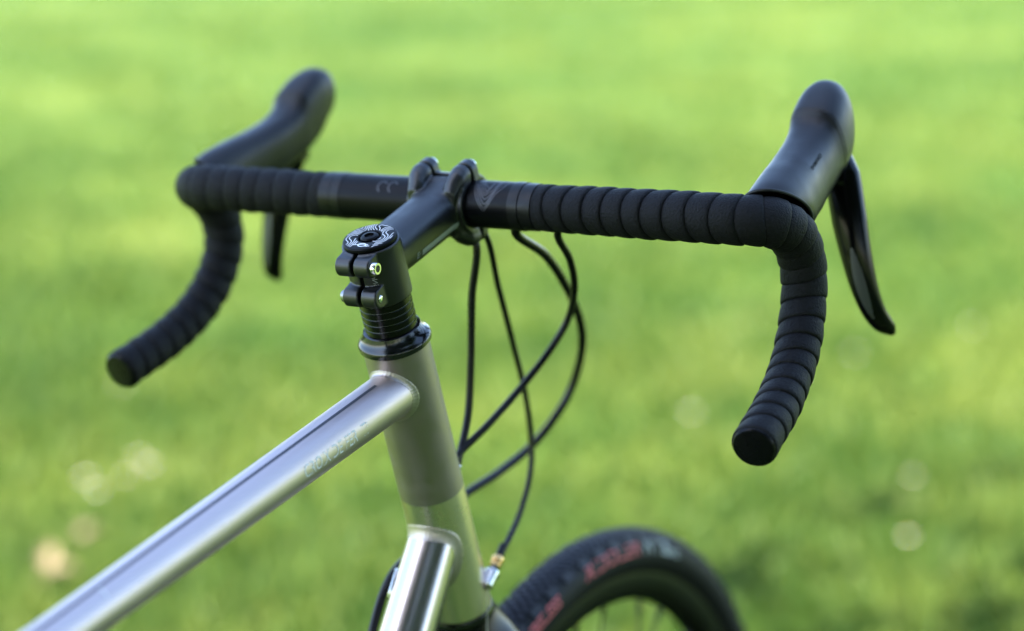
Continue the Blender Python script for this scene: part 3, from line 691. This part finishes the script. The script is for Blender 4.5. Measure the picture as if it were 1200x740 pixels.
cable('shift_housing', [(95, -92, 52), (95, -83, 44), (98, -77, 33), (118.6, -70, 2.1), (132.9, -60, -30), (132.5, -50, -54.7), (118.7, -40, -71.8), (89.7, -28, -87), (53.4, -18, -96.9), (26.1, -10, -102.7), (18, -10, -105)], 2.6)
# small guide on the front of the head tube
mb = MB(S); mb.revolve((17, -10.5, -112), (.35, -.1, 1), [(1.5, -3), (3.3, -2.6), (3.3, 5), (2.6, 5.6)], 20); mb.build('cable_guide', 'steel', bike)
# barrel adjuster and stop at the foot of the head tube
p1 = np.array([31, -20.6, -189.6]); p0 = np.array([2, -22.8, -197.5]); ad = (p0 - p1) / np.linalg.norm(p0 - p1)
mb = MB(S); mb.revolve(p1 - ad * 9, ad, [(2.2, 0), (3.1, .6), (3.0, 10), (2.4, 10.6)], 24); mb.build('ferrule', 'housing', bike)
mb = MB(S); prof_ = [(2.2, 0), (3.2, .4), (4.3, 1.6), (4.6, 3.2), (4.3, 5.0), (3.4, 5.6), (3.5, 6.2), (4.1, 6.8), (4.0, 8.2), (2.6, 8.9)]
mb.revolve(p1 + ad * 1.5, ad, prof_, 24); brs = mb.build('barrel_adjuster', 'brass', bike)
mb = MB(S); th_ = [(2.0, 0)] + [(2.4 - .35 * (i % 2), .45 * i) for i in range(1, 14)]; mb.revolve(p1 + ad * 9.6, ad, th_, 20); mb.build('adjuster_thread', 'steel_dark', brs)
mb = MB(S); mb.revolve(p1 + ad * 15, ad, [(3.2, 0), (5.4, .3), (5.6, 1.2), (5.0, 4), (4.6, 9), (4.5, 12.5), (3.9, 13.2), (1.2, 13.2)], 28); stop = mb.build('cable_stop', 'steel', bike)
mb = MB(S); mb.box(p1 + ad * 22 + np.array([-2.5, 3.2, 0]), ad * 5.5, (0, 4.0, 0), np.cross(ad, (0, 1, 0)) * 2.0); mb.build('stop_foot', 'titanium_weld', bike)
mb = MB(S); mb.tube([p1 + ad * 27, p1 + ad * 27 + np.array([-26, -6, -38]), p1 + ad * 27 + np.array([-70, -16, -110])], .45, 8); mb.build('inner_cable', 'steel_dark', bike)

# ---- fork
mb = MB(S); mb.revolve((0, 0, -HT_L - .3), (0, 0, -1), [(18, 0), (22.3, 0), (22.8, .8), (22.8, 5.2), (22.0, 6)], 64); mb.build('lower_headset_cover', 'gloss_black', bike)
secs = []
th = np.linspace(0, 2 * math.pi, 56, endpoint=False)
for s_, hx, hy, e, cx in ((-220, 23.6, 23.6, 1, 0), (-226, 25, 25.4, .95, .5), (-236, 26.5, 30, .9, 2), (-250, 27, 37, .82, 4), (-266, 26, 43, .75, 5), (-280, 23, 46, .75, 6), (-288, 17, 44, .8, 7)):
    secs.append([(cx + hx * np.sign(math.cos(q)) * abs(math.cos(q)) ** e, hy * np.sign(math.sin(q)) * abs(math.sin(q)) ** e, s_) for q in th])
mat('fork_black', (0.002, 0.002, 0.0025), 0.2, 0.0, 0.25)
mb = MB(S); mb.rings(secs); fork = mb.build('fork', 'fork_black', bike, 60)
for sy in (1, -1):
    mb = MB(S); P = spline([(5, 36 * sy, -268), (6, 42 * sy, -320), (8, 47 * sy, -400), (16, 52 * sy, -500), (52.0, 56 * sy, -606)], 50)
    mb.tube(P, np.linspace(17, 8.5, 50), 28, aspect=.72); mb.build('fork_blade', 'fork_black', fork, 60)

# ---- wheels
def wheel(front):
    c0 = np.array([52.0, 0, -606.1])
    T = S if front else (lambda p: np.asarray(p, float))
    if not front: c0 = RH.copy()
    def P(rad, y, th):                                           # th measured in the wheel plane
        return c0 + np.array([rad * math.cos(th), y, rad * math.sin(th)])
    def hoop(profile, n, name, m, parent, smooth=40):
        mb = MB(T); mb.rings([[P(r, y, t) for r, y in profile] for t in np.linspace(0, 2 * math.pi, n, endpoint=False)], closed=True)
        return mb.build(name, m, parent, smooth)
    RI0 = RW - 36
    rimo = hoop([(RI0 + 2, -12.5), (RI0 + 2, -13.4), (RI0 - 1, -13.8), (RI0 - 12, -12.8), (RI0 - 20, -9.5), (RI0 - 23, -5), (RI0 - 23.6, 0), (RI0 - 23, 5), (RI0 - 20, 9.5), (RI0 - 12, 12.8), (RI0 - 1, 13.8), (RI0 + 2, 13.4), (RI0 + 2, 12.5), (RI0 - 4, 8), (RI0 - 4, -8)], 160, 'wheel_rim', 'rim', bike)
    tr = 19.4; tc = RW - 1.3 - tr
    prof_ = [(tc + tr * math.sin(q), tr * 1.02 * math.cos(q)) for q in np.linspace(R(-50), R(230), 34)]
    prof_ += [(RI0 - 1, -12.6), (RI0 - 1, 12.6)]
    tyre = hoop(prof_, 180, 'tyre', 'tyre', rimo, 60)
    tyre['label'] = 'black knobbly gravel tyre with red and pale sidewall lettering'
    # tread: fine centre ribs and bigger shoulder blocks, joined
    mb = MB(T); n = 250
    for k in range(n):
        t0 = 2 * math.pi * k / n
        for (a0, a1, span, hgt) in ((-6, 6, .62, 1.1), (9, 20, .55, 1.2), (-20, -9, .55, 1.2), (23, 33, .6, 1.2), (-33, -23, .6, 1.2)) + (((38, 56, 1.5, 1.7), (-56, -38, 1.5, 1.7)) if k % 3 == 0 else ()):
            off = .5 if abs(a0 + a1) in (29,) else 0
            t1 = t0 + (off) * 2 * math.pi / n; t2 = t1 + span * 2 * math.pi / n; vs = []
            for hh in (-.4, hgt):
                for t in (t1, t2):
                    for a in (a0, a1):
                        q = R(90 - a); rr = tr + hh; vs.append(P(tc + rr * math.sin(q), rr * 1.02 * math.cos(q), t))
            mb.add(vs, [(4, 5, 7, 6), (0, 1, 5, 4), (2, 6, 7, 3), (0, 4, 6, 2), (1, 3, 7, 5)])
    tb = mb.build('tread_block', 'tread', rimo, 0); tb['kind'] = 'stuff'
    if front:
        def side_text(txt, size, shear, th_c, ang_c, m, width):
            tv, tf = text_geo(txt, size, shear, .25); vs = []; wscale = width / (tv[:, 0].max() - tv[:, 0].min())
            for u, v in tv:
                q = R(180 - ang_c) - v / tr; rr = tr + .25; rad = tc + rr * math.sin(q); y = rr * 1.02 * math.cos(q)
                vs.append(P(rad, y, th_c - u * wscale / tc))
            mb = MB(T); mb.add(vs, tf); mb.build('lettering', m, rimo, 0)
        side_text('RIDDLER', 15, .25, R(67.5), 18, 'tyre_red', 92)
        side_text('WTB', 16, .0, R(54), 19, 'tyre_pale', 50)
        side_text('37C', 7, .0, R(48.3), 9, 'tyre_pale', 26)
        side_text('TUBELESS', 12, .2, R(88), 16, 'tyre_red', 62)
    for k in range(32):
        a = 2 * math.pi * (k + .5) / 32; sy = 1 if k % 2 else -1; a2 = a + (1 if (k // 2) % 2 else -1) * R(58)
        mb = MB(T); mb.tube([P(RI0 - 23, 2 * sy, a), P(26, 30 * sy, a2)], 1.0, 8); mb.build('spoke', 'spoke', rimo, 60)
        mb = MB(T); mb.tube([P(RI0 - 22, 2 * sy, a), P(RI0 - 35, 3.2 * sy, a + (a2 - a) * .004)], 1.9, 8); mb.build('spoke_nipple', 'spoke', rimo, 60)
    mb = MB(T); mb.revolve(c0 + np.array([0, -50, 0]), (0, 1, 0), [(8, 0), (12, 2), (12, 14), (27, 17), (27, 20), (14, 26), (14, 74), (27, 80), (27, 83), (12, 86), (12, 98), (8, 100)], 32); mb.build('hub', 'gloss_black', rimo)
    mb = MB(T); mb.rings([[P(r, y + 38, t) for r, y in ((80, -1), (80, 1), (62 + 3 * math.sin(12 * t), 1), (62 + 3 * math.sin(12 * t), -1))] for t in np.linspace(0, 2 * math.pi, 96, endpoint=False)], closed=True); mb.build('brake_disc', 'steel', rimo)
wheel(True); wheel(False)

# ------------------------------------------------------------------ little things in the lawn
mat('petal', (0.80, 0.80, 0.78), 0.6); mat('flower_eye', (0.75, 0.45, 0.04), 0.7); mat('stalk', (0.08, 0.15, 0.03), 0.6); mat('dry_leaf', (0.27, 0.20, 0.11), 0.7, var=(60, .3))

def place(name, x, y, z, label, cat, group):
    o = bpy.data.objects.new(name, None); scene.collection.objects.link(o); o.location = (x, y, z); o['label'] = label; o['category'] = cat; o['group'] = group; return o
def local(mb, name, m, root):
    me = bpy.data.meshes.new(name); me.from_pydata(np.concatenate(mb.v).tolist(), [], mb.f); me.materials.append(MATS[m]); me.polygons.foreach_set('use_smooth', [True] * len(me.polygons))
    o = bpy.data.objects.new(name, me); scene.collection.objects.link(o); o.parent = root; return o
FL = [(1.94, 1.91), (1.82, 1.88), (1.98, 1.88), (2.19, .37), (2.79, 1.05), (2.49, .46), (3.85, .75), (1.88, 1.96), (3.13, .94), (2.06, 1.97), (2.52, 2.4), (3.4, 0.9)]
for k, (x, y) in enumerate(FL):
    sc = .008 + .002 * ((k * 7) % 5) / 4; hz = .06 + .008 * (k % 3)
    root = place('daisy', x, y, 0, 'small white daisy standing in the mown lawn', 'flower', 'daisies in the lawn')
    mb = MB(); mb.tube(spline([(0, 0, -.01), (.002, .001, hz * .5), (0, 0, hz)], 8), .0011, 6); local(mb, 'stem', 'stalk', root)
    mb = MB(); mb.revolve((0, 0, hz - .001), (0, 0, 1), [(.001, 0), (.0042, .0008), (.0038, .0025), (.0006, .0036)], 14); local(mb, 'flower_eye', 'flower_eye', root)
    for j in range(13):
        a = 2 * math.pi * j / 13 + k; c, s_ = math.cos(a), math.sin(a); mb = MB(); w_ = sc * .2
        pts = [(.003, -w_ * .5, 0), (sc * .6, -w_, .0012), (sc, -w_ * .5, .0004), (sc, w_ * .5, .0004), (sc * .6, w_, .0012), (.003, w_ * .5, 0)]
        mb.add([(px * c - py * s_, px * s_ + py * c, hz + pz) for px, py, pz in pts], [(0, 1, 4, 5), (1, 2, 3, 4)]); local(mb, 'petal', 'petal', root)
for k, (x, y) in enumerate([(1.63, 1.74), (1.44, 1.65), (1.50, 1.72)]):
    mb = MB(); n = 9; vs = []
    for i in range(n):
        t = i / (n - 1); w_ = .022 * math.sin(math.pi * (t * .94 + .03)) ** .8
        for j in (-1, -.5, 0, .5, 1): vs.append(((t - .5) * .06, j * w_ * .7, .012 * j * j + .012 * math.sin(3 * t + k) + .045))
    mb.add(vs, [(i * 5 + j, i * 5 + j + 1, (i + 1) * 5 + j + 1, (i + 1) * 5 + j) for i in range(n - 1) for j in range(4)])
    me = bpy.data.meshes.new('fallen_leaf'); me.from_pydata(np.concatenate(mb.v).tolist(), [], mb.f); me.materials.append(MATS['dry_leaf'])
    o = bpy.data.objects.new('fallen_leaf', me); scene.collection.objects.link(o); o.location = (x, y, 0); o.rotation_euler.z = k * 1.9
    o['label'] = 'dry tan fallen leaf lying on the grass'; o['category'] = 'leaf'; o['group'] = 'fallen leaves on the lawn'
